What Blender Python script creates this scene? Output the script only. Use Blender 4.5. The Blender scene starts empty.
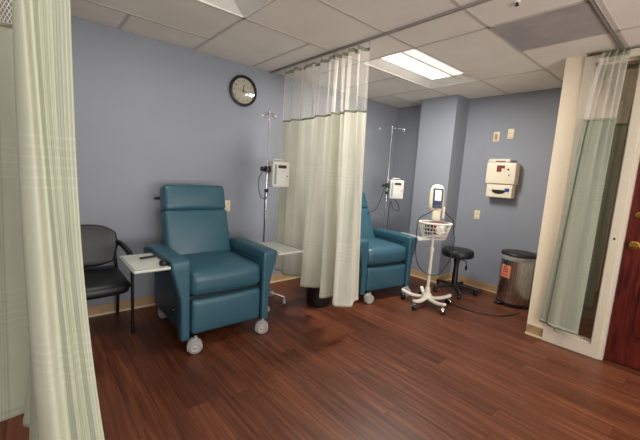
import bpy, math, random
from mathutils import Vector, Matrix
random.seed(7)
PI = math.pi
COL = bpy.context.scene.collection
SC = bpy.context.scene

# ------------------------------------------------------------------ camera, world, exposure
def make_camera():
    cd = bpy.data.cameras.new('camera'); cam = bpy.data.objects.new('camera', cd); COL.objects.link(cam)
    cd.sensor_fit = 'HORIZONTAL'; cd.sensor_width = 36.0; cd.lens = 341.742 / 640 * 36.0
    cd.clip_start = 0.02; cd.clip_end = 60
    r = Vector((0.75868167, -0.64864776, 0.06048307)); d = Vector((-0.04130208, -0.14054735, -0.9892121)); f = Vector((0.65015095, 0.74799901, -0.1334212))
    m = Matrix((r, -d, -f)).transposed().to_4x4(); m.translation = Vector((0, 0, 1.3545))
    cam.matrix_world = m
    SC.camera = cam
make_camera()
w = bpy.data.worlds.new('world'); SC.world = w; w.use_nodes = True
w.node_tree.nodes['Background'].inputs[0].default_value = (0.9, 0.85, 0.8, 1)
w.node_tree.nodes['Background'].inputs[1].default_value = 0.0
SC.view_settings.view_transform = 'Standard'; SC.view_settings.look = 'None'; SC.view_settings.gamma = 1
SC.view_settings.use_curve_mapping = False
SC.view_settings.exposure = 0.0
LIGHT_VISIBLE = 48.0      # strength of the lenses of the fixture over the second bay
LIGHT_FRONT = 11.0        # strength of the first-bay and rear fixtures
LIGHT_HALL = 7.0
def area(name, loc, target, sx, sy, power, rgb):
    ld = bpy.data.lights.new(name, 'AREA'); ld.shape = 'RECTANGLE'; ld.size = sx; ld.size_y = sy; ld.energy = power; ld.color = rgb
    o = bpy.data.objects.new(name, ld); COL.objects.link(o); o.location = loc
    o.rotation_euler = (Vector(target) - Vector(loc)).to_track_quat('-Z', 'Y').to_euler(); return o
# added fill light behind the camera, brightens the ceiling and walls
area('added_fill_light', (0.6, -2.50, 1.25), (0.6, 0.0, 2.75), 3.4, 1.5, 220, (1.0, 0.965, 0.93))

# ------------------------------------------------------------------ material helpers
def lin(c):
    return tuple(((x / 255) / 12.92 if x / 255 <= 0.04045 else ((x / 255 + 0.055) / 1.055) ** 2.4) for x in c) + (1.0,)
class N:
    """small node helper"""
    def __init__(s, name):
        s.m = bpy.data.materials.new(name); s.m.use_nodes = True; s.t = s.m.node_tree
        s.b = s.t.nodes['Principled BSDF']; s.out = s.t.nodes['Material Output']
    def n(s, typ, **k):
        x = s.t.nodes.new(typ)
        for a, v in k.items():
            if a in x.inputs.keys(): x.inputs[a].default_value = v
            else: setattr(x, a, v)
        return x
    def l(s, a, b): s.t.links.new(a, b)
    def math(s, op, a, b=None, c=None):
        x = s.n('ShaderNodeMath', operation=op)
        for i, v in enumerate((a, b, c)):
            if v is None: continue
            if isinstance(v, (int, float)): x.inputs[i].default_value = v
            else: s.l(v, x.inputs[i])
        return x.outputs[0]
    def ramp(s, fac, stops, interp='LINEAR'):
        r = s.n('ShaderNodeValToRGB'); r.color_ramp.interpolation = interp
        e = r.color_ramp.elements
        while len(e) < len(stops): e.new(0.5)
        for i, (p, c) in enumerate(stops): e[i].position = p; e[i].color = c
        s.l(fac, r.inputs[0]); return r.outputs[0]
    def mix(s, fac, a, b, mode='MIX'):
        x = s.n('ShaderNodeMix', data_type='RGBA', blend_type=mode)
        for i, v in ((0, fac), (6, a), (7, b)):
            if isinstance(v, (int, float, tuple)): x.inputs[i].default_value = v
            else: s.l(v, x.inputs[i])
        return x.outputs[2]
    def bump(s, h, strength=0.3, dist=0.01):
        b = s.n('ShaderNodeBump', Strength=strength, Distance=dist); s.l(h, b.inputs['Height']); s.l(b.outputs[0], s.b.inputs['Normal'])

def simple(name, rgb, rough=0.5, metal=0.0, noise=0.0, nscale=30, bump=0.0, spec=0.5, coat=0.0):
    m = N(name); c = lin(rgb)
    m.b.inputs['Roughness'].default_value = rough; m.b.inputs['Metallic'].default_value = metal
    m.b.inputs['Specular IOR Level'].default_value = spec; m.b.inputs['Coat Weight'].default_value = coat
    co = m.n('ShaderNodeTexCoord'); no = m.n('ShaderNodeTexNoise', Scale=float(nscale), Detail=4.0)
    m.l(co.outputs['Object'], no.inputs['Vector'])
    k = max(noise, 0.02)
    lo = tuple(x * (1 - k) for x in c[:3]) + (1,); hi = tuple(min(1, x * (1 + k)) for x in c[:3]) + (1,)
    m.l(m.ramp(no.outputs[0], [(0.3, lo), (0.7, hi)]), m.b.inputs['Base Color'])
    if bump: m.bump(no.outputs[0], bump, 0.002)
    return m.m

def wood_floor():
    m = N('cherry_planks')
    co = m.n('ShaderNodeTexCoord'); sx = m.n('ShaderNodeSeparateXYZ'); m.l(co.outputs['Object'], sx.inputs[0])
    PW, PL = 0.127, 1.22
    xr = m.math('DIVIDE', sx.outputs[0], PW); row = m.math('FLOOR', xr); fx = m.math('SUBTRACT', xr, row)
    wr = m.n('ShaderNodeTexWhiteNoise', noise_dimensions='1D'); m.l(row, wr.inputs['W'])
    yr = m.math('ADD', m.math('DIVIDE', sx.outputs[1], PL), wr.outputs[0]); colr = m.math('FLOOR', yr); fy = m.math('SUBTRACT', yr, colr)
    cid = m.n('ShaderNodeCombineXYZ'); m.l(row, cid.inputs[0]); m.l(colr, cid.inputs[1])
    wn = m.n('ShaderNodeTexWhiteNoise', noise_dimensions='3D'); m.l(cid.outputs[0], wn.inputs['Vector'])
    # grain coordinates: stretched along the plank, shifted for every plank
    gv = m.n('ShaderNodeCombineXYZ')
    m.l(m.math('MULTIPLY_ADD', sx.outputs[0], 34.0, m.math('MULTIPLY', wn.outputs[0], 40.0)), gv.inputs[0])
    m.l(m.math('MULTIPLY_ADD', sx.outputs[1], 1.7, m.math('MULTIPLY', wn.outputs[0], 17.0)), gv.inputs[1])
    g1 = m.n('ShaderNodeTexNoise', Scale=1.0, Detail=5.0, Roughness=0.55, Distortion=0.6); m.l(gv.outputs[0], g1.inputs['Vector'])
    g2 = m.n('ShaderNodeTexNoise', Scale=0.2, Detail=1.0, Distortion=0.2); m.l(gv.outputs[0], g2.inputs['Vector'])
    ct = m.math('MULTIPLY_ADD', m.math('SINE', m.math('MULTIPLY', g2.outputs[0], 55.0)), 0.5, 0.5)      # cathedral figure
    gr = m.math('ADD', m.math('MULTIPLY', g1.outputs[0], 0.86), m.math('MULTIPLY', ct, 0.08))
    base = m.ramp(gr, [(0.22, lin((66, 34, 22))), (0.48, lin((96, 54, 35))), (0.76, lin((126, 76, 50)))])
    tone = m.ramp(wn.outputs[0], [(0.0, (0.72, 0.70, 0.70, 1)), (0.5, (0.95, 0.94, 0.93, 1)), (1.0, (1.2, 1.18, 1.16, 1))])
    c = m.mix(1.0, base, tone, 'MULTIPLY')
    ex = m.math('MINIMUM', fx, m.math('SUBTRACT', 1.0, fx)); ey = m.math('MULTIPLY', m.math('MINIMUM', fy, m.math('SUBTRACT', 1.0, fy)), PL / PW)
    e = m.math('MINIMUM', ex, ey); seam = m.ramp(e, [(0.0, (0.35, 0.35, 0.35, 1)), (0.02, (1, 1, 1, 1))])
    c = m.mix(1.0, c, seam, 'MULTIPLY'); m.l(c, m.b.inputs['Base Color'])
    m.l(m.math('MULTIPLY_ADD', g1.outputs[0], 0.22, 0.27), m.b.inputs['Roughness'])
    m.b.inputs['Specular IOR Level'].default_value = 0.32
    m.bump(m.math('ADD', m.math('MULTIPLY', gr, 0.3), seam), 0.18, 0.002)
    return m.m

def curtain_cloth(name, rgb, rgb2, band=0.27, trans=0.35):
    m = N(name)
    uv = m.n('ShaderNodeUVMap', uv_map='UVMap'); s = m.n('ShaderNodeSeparateXYZ'); m.l(uv.outputs[0], s.inputs[0]); u, v = s.outputs[0], s.outputs[1]
    bf = m.math('FRACT', m.math('DIVIDE', u, band)); isb = m.math('LESS_THAN', bf, 0.5)
    rib = m.math('SINE', m.math('MULTIPLY', u, 2 * PI / 0.011)); rib = m.math('MULTIPLY', m.math('MULTIPLY_ADD', rib, 0.5, 0.5), isb)
    rib2 = m.math('MULTIPLY_ADD', m.math('SINE', m.math('MULTIPLY', u, 2 * PI / 0.006)), 0.15, 0.15)
    hv = m.math('FRACT', m.math('DIVIDE', v, 0.62)); ish = m.math('LESS_THAN', hv, 0.30)
    hl = m.math('LESS_THAN', m.math('FRACT', m.math('DIVIDE', v, 0.03)), 0.28); hl = m.math('MULTIPLY', hl, ish)
    no = m.n('ShaderNodeTexNoise', Scale=7.0, Detail=3.0); m.l(uv.outputs[0], no.inputs['Vector'])
    fac = m.math('ADD', m.math('MULTIPLY', rib, 0.5), m.math('MULTIPLY', no.outputs[0], 0.35))
    fac = m.math('ADD', fac, m.math('MULTIPLY', isb, 0.10)); fac = m.math('SUBTRACT', fac, m.math('MULTIPLY', hl, 0.16))
    c = m.ramp(fac, [(0.05, lin(rgb)), (0.85, lin(rgb2))])
    m.l(c, m.b.inputs['Base Color']); m.b.inputs['Roughness'].default_value = 0.9; m.b.inputs['Specular IOR Level'].default_value = 0.15
    m.bump(m.math('ADD', m.math('ADD', rib, rib2), m.math('MULTIPLY', hl, 0.9)), 0.35, 0.003)
    tr = m.n('ShaderNodeBsdfTranslucent'); m.l(c, tr.inputs[0]); mx = m.n('ShaderNodeMixShader', Fac=trans)
    m.l(m.b.outputs[0], mx.inputs[1]); m.l(tr.outputs[0], mx.inputs[2]); m.l(mx.outputs[0], m.out.inputs[0])
    return m.m

def net_cloth(name, rgb, cell=0.006, thread=0.42):
    """open net: real holes in a diagonal lattice of threads"""
    m = N(name)
    uv = m.n('ShaderNodeUVMap', uv_map='UVMap'); s = m.n('ShaderNodeSeparateXYZ'); m.l(uv.outputs[0], s.inputs[0])
    a = m.math('FRACT', m.math('DIVIDE', m.math('ADD', s.outputs[0], m.math('MULTIPLY', s.outputs[1], 0.6)), cell))
    b = m.math('FRACT', m.math('DIVIDE', m.math('SUBTRACT', s.outputs[0], m.math('MULTIPLY', s.outputs[1], 0.6)), cell))
    t = m.math('MAXIMUM', m.math('LESS_THAN', a, thread * 0.5), m.math('LESS_THAN', b, thread * 0.5))
    m.b.inputs['Base Color'].default_value = lin(rgb); m.b.inputs['Roughness'].default_value = 0.8
    tl = m.n('ShaderNodeBsdfTranslucent'); tl.inputs[0].default_value = lin(rgb); m2 = m.n('ShaderNodeMixShader', Fac=0.4)
    m.l(m.b.outputs[0], m2.inputs[1]); m.l(tl.outputs[0], m2.inputs[2])
    tp = m.n('ShaderNodeBsdfTransparent'); mx = m.n('ShaderNodeMixShader'); m.l(t, mx.inputs[0])
    m.l(tp.outputs[0], mx.inputs[1]); m.l(m2.outputs[0], mx.inputs[2]); m.l(mx.outputs[0], m.out.inputs[0])
    return m.m

def emit(name, rgb, k):
    m = N(name); m.b.inputs['Base Color'].default_value = (0.9, 0.9, 0.9, 1)
    m.b.inputs['Emission Color'].default_value = lin(rgb); m.b.inputs['Emission Strength'].default_value = k; return m.m

def glass(name):
    m = N(name); gl = m.n('ShaderNodeBsdfGlossy', Roughness=0.03); tp = m.n('ShaderNodeBsdfTransparent'); tp.inputs[0].default_value = (.96, .97, .96, 1)
    fr = m.n('ShaderNodeFresnel', IOR=1.5); mx = m.n('ShaderNodeMixShader'); m.l(fr.outputs[0], mx.inputs[0]); m.l(tp.outputs[0], mx.inputs[1]); m.l(gl.outputs[0], mx.inputs[2])
    m.l(mx.outputs[0], m.out.inputs[0]); return m.m

def steel(name, rgb, rough, aniso=0.5):
    m = N(name); m.b.inputs['Metallic'].default_value = 1.0; m.b.inputs['Anisotropic'].default_value = aniso
    co = m.n('ShaderNodeTexCoord'); mp = m.n('ShaderNodeMapping'); mp.inputs['Scale'].default_value = (160, 160, 2); m.l(co.outputs['Object'], mp.inputs[0])
    no = m.n('ShaderNodeTexNoise', Scale=1.0, Detail=3.0); m.l(mp.outputs[0], no.inputs['Vector'])
    c = lin(rgb); m.l(m.ramp(no.outputs[0], [(0.3, tuple(x * 0.85 for x in c[:3]) + (1,)), (0.7, c)]), m.b.inputs['Base Color'])
    tg = m.n('ShaderNodeTangent', direction_type='RADIAL', axis='Z'); m.l(tg.outputs[0], m.b.inputs['Tangent'])
    m.l(m.math('MULTIPLY_ADD', no.outputs[0], 0.06, rough), m.b.inputs['Roughness']); return m.m

def mahogany(name):
    m = N(name); co = m.n('ShaderNodeTexCoord'); mp = m.n('ShaderNodeMapping'); mp.inputs['Scale'].default_value = (20, 14, 1.6); m.l(co.outputs['Object'], mp.inputs[0])
    no = m.n('ShaderNodeTexNoise', Scale=1.6, Detail=6.0, Distortion=1.5); m.l(mp.outputs[0], no.inputs['Vector'])
    m.l(m.ramp(no.outputs[0], [(0.3, lin((52, 12, 10))), (0.55, lin((88, 27, 20))), (0.75, lin((108, 38, 27)))]), m.b.inputs['Base Color'])
    m.b.inputs['Roughness'].default_value = 0.3; m.bump(no.outputs[0], 0.08, 0.002); return m.m

def ceiling_tile():
    m = N('acoustic_tile'); co = m.n('ShaderNodeTexCoord'); no = m.n('ShaderNodeTexNoise', Scale=2.2, Detail=3.0); m.l(co.outputs['Object'], no.inputs['Vector'])
    v = m.n('ShaderNodeTexVoronoi', Scale=140.0); m.l(co.outputs['Object'], v.inputs['Vector'])
    m.l(m.ramp(no.outputs[0], [(0.3, lin((224, 217, 206))), (0.7, lin((234, 228, 218)))]), m.b.inputs['Base Color'])
    m.b.inputs['Roughness'].default_value = 0.95; m.bump(v.outputs[0], 0.25, 0.002); return m.m

MT = dict(
    floor=wood_floor(), wall=simple('blue_grey_paint', (139, 144, 155), 0.6, noise=0.02, nscale=3, bump=0.02), cream=simple('cream_paint', (228, 214, 190), 0.55),
    trimw=simple('white_gloss_paint', (212, 202, 184), 0.35), tile=ceiling_tile(), grid=simple('grid_paint', (196, 187, 176), 0.5),
    base=simple('tan_vinyl_base', (176, 146, 108), 0.5, noise=0.12, nscale=9), bead=simple('pale_base_bead', (208, 190, 158), 0.45),
    wbase=simple('wood_look_base', (160, 132, 98), 0.5, noise=0.25, nscale=14),
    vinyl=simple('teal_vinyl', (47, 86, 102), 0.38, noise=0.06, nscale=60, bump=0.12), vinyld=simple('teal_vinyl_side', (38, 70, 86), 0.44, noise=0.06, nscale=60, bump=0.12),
    black=simple('black_plastic', (24, 24, 26), 0.4), blackv=simple('black_vinyl', (18, 19, 22), 0.42, noise=0.1, nscale=50, bump=0.1), blackm=simple('black_metal', (20, 20, 22), 0.35, 0.3),
    rubber=simple('grey_wheel', (150, 148, 146), 0.45), chrome=simple('chrome', (205, 205, 208), 0.18, 1.0), tray=simple('tray_laminate', (190, 194, 186), 0.35), traye=simple('tray_edge', (140, 145, 142), 0.4),
    white=simple('white_enamel', (226, 220, 208), 0.35), ivory=simple('ivory_plastic', (222, 208, 172), 0.4), pump=simple('pale_device_plastic', (205, 205, 200), 0.4),
    cream_dev=simple('beige_device', (230, 220, 198), 0.4), dkblue=simple('dark_blue_panel', (42, 56, 84), 0.35), screen=emit('lit_screen', (190, 205, 215), 0.55),
    cloth=curtain_cloth('cream_sage_cloth', (230, 228, 216), (198, 199, 182)), clothl=curtain_cloth('pale_sage_cloth', (208, 211, 192), (176, 182, 160), .27, .25), clothg=curtain_cloth('sage_cloth', (184, 188, 170), (160, 166, 150), 0.3),
    net=net_cloth('white_net', (240, 236, 226), .006, .6), nett=net_cloth('fine_white_net', (244, 240, 232), .006, 0.34), netc=net_cloth('coarse_white_net', (230, 224, 208), 0.016, 0.55), tape=simple('sage_tape', (150, 154, 132), 0.9), rail=simple('aluminium_rail', (172, 167, 160), 0.5, 0.2),
    refl=simple('fixture_white', (235, 232, 225), 0.4), lens=emit('fixture_lens', (255, 250, 240), 3.0), lensb=emit('fixture_lens_dim', (255, 248, 236), 0.78), lens2=emit('fixture_lens_front', (255, 246, 232), 3.0), lens3=emit('fixture_lens_hall', (255, 222, 170), LIGHT_HALL),
    vent=simple('grey_vent_panel', (166, 160, 158), 0.6, noise=0.14, nscale=5), brass=simple('brass', (214, 170, 84), 0.2, 1.0), door=mahogany('mahogany_veneer'), glass=glass('window_glass'),
    steel=steel('brushed_steel', (205, 207, 208), 0.24, .85), bag=simple('bin_liner', (158, 156, 154), 0.35), orange=simple('orange_label', (232, 136, 100), 0.6), redk=simple('label_dark_red', (120, 40, 36), 0.6),
    face=simple('clock_face', (206, 196, 178), 0.5), dark=simple('dark_ink', (38, 34, 32), 0.6), rim=simple('clock_rim', (22, 21, 22), 0.4), maroon=simple('maroon_fabric', (110, 44, 44), 0.8), tissue=simple('white_paper', (225, 220, 215), 0.7, noise=0.1, nscale=40, bump=0.5),
    clear=simple('clear_plastic_tray', (222, 216, 206), 0.25), blue=simple('blue_plastic', (40, 60, 140), 0.4), hallf=simple('hall_floor', (92, 84, 74), 0.4, noise=0.1, nscale=4), hallw=simple('hall_wall', (150, 136, 112), 0.6),
)

# ------------------------------------------------------------------ mesh helpers
class M:
    def __init__(s): s.v = []; s.f = []; s.uv = None
    def add(s, v, f):
        o = len(s.v); s.v += [tuple(x) for x in v]; s.f += [tuple(i + o for i in q) for q in f]; return s
    def box(s, x0, x1, y0, y1, z0, z1, mat=None):
        v = [(x, y, z) for x in (x0, x1) for y in (y0, y1) for z in (z0, z1)]
        if mat: v = [mat @ Vector(p) for p in v]
        return s.add(v, [(0, 1, 3, 2), (4, 6, 7, 5), (0, 4, 5, 1), (2, 3, 7, 6), (0, 2, 6, 4), (1, 5, 7, 3)])
    def rbox(s, x0, x1, y0, y1, z0, z1, r=0.01, n=5, bulge=(0, 0, 0), fn=None, k=3):
        """rounded box; bulge = extra swelling at the middle of the +-x, +-y, +-z faces; fn maps points"""
        c = Vector(((x0 + x1) / 2, (y0 + y1) / 2, (z0 + z1) / 2)); h = Vector(((x1 - x0) / 2, (y1 - y0) / 2, (z1 - z0) / 2)); r = min(r, min(h) * 0.999)
        def co(H):
            a = [-H + r * (1 - math.cos(i / k * PI / 2)) for i in range(k)] if r > 0 else [-H]
            b = [(-H + r) + (2 * H - 2 * r) * i / n for i in range(n + 1)]
            return a + b + [-x for x in reversed(a)]
        cs = [co(h[i]) for i in range(3)]; L = len(cs[0]); idx = {}; V = []; F = []
        def vid(i, j, l):
            if (i, j, l) in idx: return idx[(i, j, l)]
            p = Vector((cs[0][i], cs[1][j], cs[2][l])); q = Vector([max(-(h[a] - r), min(h[a] - r, p[a])) for a in range(3)]); d = p - q
            if d.length > 1e-9: p = q + d.normalized() * r
            u = [p[a] / h[a] for a in range(3)]
            for a in range(3):
                b_, c_ = (a + 1) % 3, (a + 2) % 3
                if bulge[a]: p[a] += bulge[a] * u[a] ** 3 * (1 - u[b_] ** 2) * (1 - u[c_] ** 2)
            p = p + c
            if fn: p = fn(p)
            idx[(i, j, l)] = len(V); V.append(tuple(p)); return idx[(i, j, l)]
        E = L - 1
        for a in range(E):
            for b in range(E):
                for e in (0, E):
                    q = [(e, a, b), (e, a + 1, b), (e, a + 1, b + 1), (e, a, b + 1)]
                    for rot in range(3):
                        t = [(x[-rot % 3], x[(1 - rot) % 3], x[(2 - rot) % 3]) for x in q]
                        ids = [vid(*x) for x in t]
                        F.append(tuple(ids if e else reversed(ids)))
        return s.add(V, F)
    def tube(s, pts, r, n=8, closed=False, cap=True):
        P = [Vector(p) for p in pts]; m = len(P); R = r if isinstance(r, (list, tuple)) else [r] * m; V = []; F = []; prev = None
        for i in range(m):
            if closed: t = P[(i + 1) % m] - P[i - 1]
            else: t = P[min(i + 1, m - 1)] - P[max(i - 1, 0)]
            t.normalize()
            if prev is None: a = t.orthogonal().normalized()
            else: a = (prev - t * prev.dot(t)); a = a.normalized() if a.length > 1e-6 else t.orthogonal().normalized()
            prev = a; b = t.cross(a)
            for j in range(n): th = 2 * PI * j / n; V.append(P[i] + (a * math.cos(th) + b * math.sin(th)) * R[i])
        for i in range(m if closed else m - 1):
            for j in range(n):
                k = (i + 1) % m; F.append((i * n + j, i * n + (j + 1) % n, k * n + (j + 1) % n, k * n + j))
        if cap and not closed: F.append(tuple(reversed(range(n)))); F.append(tuple((m - 1) * n + j for j in range(n)))
        return s.add(V, F)
    def lathe(s, prof, n=32, mat=None, sx=1.0, sy=1.0, cap=True):
        """prof: (radius, z) pairs, rotated about z"""
        V = []; F = []; m = len(prof)
        for (r, z) in prof:
            for j in range(n):
                th = 2 * PI * j / n; p = Vector((r * math.cos(th) * sx, r * math.sin(th) * sy, z)); V.append(mat @ p if mat else p)
        for i in range(m - 1):
            for j in range(n): F.append((i * n + j, i * n + (j + 1) % n, (i + 1) * n + (j + 1) % n, (i + 1) * n + j))
        if cap and prof[0][0] > 1e-6: F.append(tuple(reversed(range(n))))
        if cap and prof[-1][0] > 1e-6: F.append(tuple((m - 1) * n + j for j in range(n)))
        return s.add(V, F)
    def obj(s, name, mat, parent=None, loc=None, smooth=True, angle=40, uvs=None):
        me = bpy.data.meshes.new(name); me.from_pydata(s.v, [], s.f)
        import bmesh
        bm = bmesh.new(); bm.from_mesh(me)
        if uvs is None: bmesh.ops.remove_doubles(bm, verts=bm.verts, dist=1e-6)
        bmesh.ops.recalc_face_normals(bm, faces=bm.faces); bm.to_mesh(me); bm.free()
        me.materials.append(MT[mat] if isinstance(mat, str) else mat)
        if smooth:
            me.polygons.foreach_set('use_smooth', [True] * len(me.polygons)); me.set_sharp_from_angle(angle=math.radians(angle))
        if uvs is not None:
            ul = me.uv_layers.new(name='UVMap')
            for lp in me.loops: ul.data[lp.index].uv = uvs[lp.vertex_index]
        o = bpy.data.objects.new(name, me); COL.objects.link(o)
        if parent: o.parent = parent
        if loc: o.location = loc
        return o

def tag(o, label=None, cat=None, group=None, kind=None):
    for k, v in (('label', label), ('category', cat), ('group', group), ('kind', kind)):
        if v: o[k] = v
    return o
def thing(name, label, cat, loc=(0, 0, 0), rz=0, group=None):
    o = bpy.data.objects.new(name, None); COL.objects.link(o); o.location = loc; o.rotation_euler = (0, 0, rz); o.empty_display_size = 0.1
    return tag(o, label, cat, group)
def struct(name, m, mat, parent=None, **k):
    o = m.obj(name, mat, parent, **k)
    if not parent: o['kind'] = 'structure'
    return o
def copy_tree(o, parent=None):
    c = o.copy(); COL.objects.link(c)
    if parent: c.parent = parent
    for ch in list(o.children): copy_tree(ch, c)
    return c
def catmull(P, n, closed=False):
    P = [Vector(p) for p in P]; out = []; m = len(P)
    g = (lambda i: P[i % m]) if closed else (lambda i: P[max(0, min(m - 1, i))])
    for i in range(m if closed else m - 1):
        a, b, c, d = g(i - 1), g(i), g(i + 1), g(i + 2)
        for k in range(n):
            t = k / n; out.append(0.5 * ((2 * b) + (c - a) * t + (2 * a - 5 * b + 4 * c - d) * t * t + (3 * b - a - 3 * c + d) * t ** 3))
    if not closed: out.append(P[-1])
    return out

# ------------------------------------------------------------------ structure
H = 2.44; YB = 3.414; XR = 4.453; XP = 3.49; YF = -2.6; XL = -2.3; XH = 5.9
struct('floor', M().box(XL, XR + 0.06, YF, YB, -0.05, 0), 'floor')
struct('wall_back', M().box(XL - .1, XR + .1, YB, YB + 0.1, 0, H + .1), 'wall')
struct('wall_right', M().box(XR, XR + 0.1, 0.995, YB, 0, H + .1), 'wall')
struct('wall_left', M().box(XL - 0.1, XL, YF, YB, 0, H + .1), 'wall')
struct('wall_front', M().box(XL - .1, XH, YF - 0.1, YF, 0, H + .1), 'wall')
m = M(); m.box(-1.15, 2.35, YF, YF + .03, .44, .50).box(-1.15, 2.35, YF, YF + .03, 2.0, 2.06)
for x in (-1.15, .55, 2.29): m.box(x, x + .06, YF, YF + .03, .44, 2.06)
struct('added_window_frame', m, 'trimw')  # unseen frame on the solid wall, added around the fill light
struct('wall_pillar', M().box(4.137, XR, 2.29, 2.80, 0, H), 'wall')
# cream partition with the sidelight and door opening
OP0, OP1 = 0.855, -0.52
struct('wall_partition', M().box(XP, XP + .11, OP0, 0.995, 0, H).box(XP, XP + .11, YF, OP1, 0, H).box(XP, XP + .11, OP1, 0.43, 2.12, H).box(XP + .11, XH, 0.90, 0.995, 0, H), 'cream')
# hallway behind the partition
struct('floor_hall', M().box(XP + .06, XH, YF, 0.9, -0.05, -0.0005), 'hallf')
struct('wall_hall', M().box(XH, XH + .1, YF, 0.995, 0, H + .1), 'hallw')

# ceiling tiles: explicit seams where the photograph shows them
XG = [XL, -1.805, -1.195, -0.585, 0.03, 0.64, 1.255, 1.879, 2.505, 3.097, 3.704, 4.315, 4.93, 5.54, XH]
YG = [YF, -2.42, -1.815, -1.21, -0.605, 0.0, 0.605, 1.21, 1.814, 2.42, 3.02, YB]
FIX = [(2.505, 3.704, 1.814, 2.42), (0.03, 1.255, 1.814, 2.42), (0.03, 1.255, -1.21, -0.605), (2.10, 3.30, -1.21, -0.605), (4.315, 4.93, -0.605, 0.605)]
def inhole(x, y): return any(a < x < b and c < y < d for a, b, c, d in FIX)
cx = sorted(set(XG + [v for f in FIX for v in f[:2]])); cy = sorted(set(YG + [v for f in FIX for v in f[2:]]))
m = M()
for i in range(len(cx) - 1):
    for j in range(len(cy) - 1):
        if not inhole((cx[i] + cx[i + 1]) / 2, (cy[j] + cy[j + 1]) / 2): m.box(cx[i], cx[i + 1], cy[j], cy[j + 1], H, H + 0.015)
struct('ceiling', m, 'tile', smooth=False)
m = M().box(XL, XH, YF, YB, H + 0.2, H + 0.24); struct('ceiling_deck', m, 'grid')
m = M(); tw = 0.012
def seam(x0, x1, y0, y1): m.box(x0 - (tw if x0 == x1 else 0), x1 + (tw if x0 == x1 else 0), y0 - (tw if y0 == y1 else 0), y1 + (tw if y0 == y1 else 0), H - 0.003, H + 0.001)
for y in YG[1:-1]:
    if y == 3.02: seam(XL, 1.255, y, y); seam(3.704, XR, y, y)
    elif y > 0.9: seam(XL, XR, y, y)
    else: seam(XL, XP, y, y); seam(XP + .11, XH, y, y)
ROW = lambda j: (YG[j], YG[j + 1])
def xs(x, j0, j1): seam(x, x, YG[j0], YG[j1])
for x in (-1.195, 0.03): xs(x, 0, 11)
xs(-0.585, 10, 11); xs(0.64, 10, 11); xs(1.255, 0, 11); xs(1.879, 9, 11); xs(2.505, 0, 10); xs(3.097, 9, 11); xs(3.704, 7, 11); xs(3.097, 0, 7)
for x in (4.315, 4.93, 5.54): seam(x, x, YF, 0.9)
struct('trim_1', m, 'grid', smooth=False)['label'] = 'grey metal grid between the ceiling tiles'
# baseboards: tan cove with a paler bead at the floor
def baseb(name, boxes, mat='base'):
    a = M(); b = M()
    for (x0, x1, y0, y1, nx, ny) in boxes:      # nx,ny = direction into the room
        t, t2 = 0.008, 0.016
        a.box(min(x0, x0 + nx * t), max(x1, x1 + nx * t), min(y0, y0 + ny * t), max(y1, y1 + ny * t), 0.0, 0.095)
        b.box(min(x0, x0 + nx * t2), max(x1, x1 + nx * t2), min(y0, y0 + ny * t2), max(y1, y1 + ny * t2), 0.0, 0.018)
    o = struct(name, a, mat); b.obj('bead', 'bead', o)
baseb('baseboard_back', [(XL, XR, YB, YB, 0, -1)]); baseb('baseboard_right', [(XR, XR, .995, 2.29, -1, 0), (XR, XR, 2.80, YB, -1, 0)])
baseb('baseboard_pillar', [(4.137, 4.137, 2.29, 2.80, -1, 0), (4.137, XR, 2.29, 2.29, 0, -1)])
baseb('baseboard_partition', [(XP, XP, 0.856, 0.995, -1, 0)], 'wbase'); baseb('baseboard_left', [(XL, XL, YF, YB, 1, 0)])
# sidelight window: white frame proud of the wall, recessed glass
W0, W1 = 0.455, 0.855          # outer frame in Y
fr = M(); G0, G1 = 0.512, 0.79
fr.box(XP - .022, XP + .11, W0, G0, 0, 2.415).box(XP - .022, XP + .11, G1, W1, 0, 2.415).box(XP - .022, XP + .11, G0, G1, 0, 0.105).box(XP - .022, XP + .11, G0, G1, 2.36, 2.415)
wf = struct('window_1', fr, 'trimw')
M().box(XP + .035, XP + .05, G0, G0 + .014, .105, 2.36).box(XP + .035, XP + .05, G1 - .014, G1, .105, 2.36).box(XP + .035, XP + .05, G0, G1, .105, .119).box(XP + .035, XP + .05, G0, G1, 2.346, 2.36).box(XP - .0, XP + .035, G0, G1, .1, .112).obj('glazing_bead', 'trimw', wf)
M().box(XP + .05, XP + .056, G0, G1, .105, 2.36).obj('pane', 'glass', wf)
M().rbox(XP - .026, XP - .018, W0 + .022, W0 + .036, .985, 1.0, r=.003, n=1).obj('latch_plate', 'blackm', wf)
struct('trim_2', M().box(XP - .012, XP + .11, .43, W0, 0, H).box(XP - .012, XP + .11, OP1, .43, 2.09, 2.12).box(XP - .012, XP + .11, OP1 - .05, OP1, 0, 2.12), 'trimw')
# mahogany door with raised panels
D0, D1 = OP1, 0.428
dm = M().box(XP + .04, XP + .084, D0, D1, 0.008, 2.09)
dr = struct('door_1', dm, 'door')
pm = M()
for (y0, y1) in ((D0 + .11, -.105), (.015, D1 - .11)):
    for (z0, z1) in ((.22, .82), (1.02, 1.92)):
        pm.box(XP + .034, XP + .045, y0, y1, z0, z1); pm.rbox(XP + .024, XP + .04, y0 + .03, y1 - .03, z0 + .03, z1 - .03, r=.008, n=1)
pm.obj('raised_panel', 'door', dr)
rot = Matrix.Rotation(-PI / 2, 4, 'Y')
kb = M().lathe([(0.0, 0), (.034, 0), (.034, .006), (.012, .012), (.011, .03), (.022, .036), (.029, .05), (.026, .064), (0.0, .068)], 24, Matrix.Translation((XP + .04, .368, .955)) @ rot)
kb.obj('door_knob', 'brass', dr)
M().lathe([(0, 0), (.03, 0), (.028, .012), (.014, .014), (.014, .02), (0, .021)], 24, Matrix.Translation((XP + .04, .368, 1.19)) @ rot).obj('deadbolt', 'brass', dr)

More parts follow.
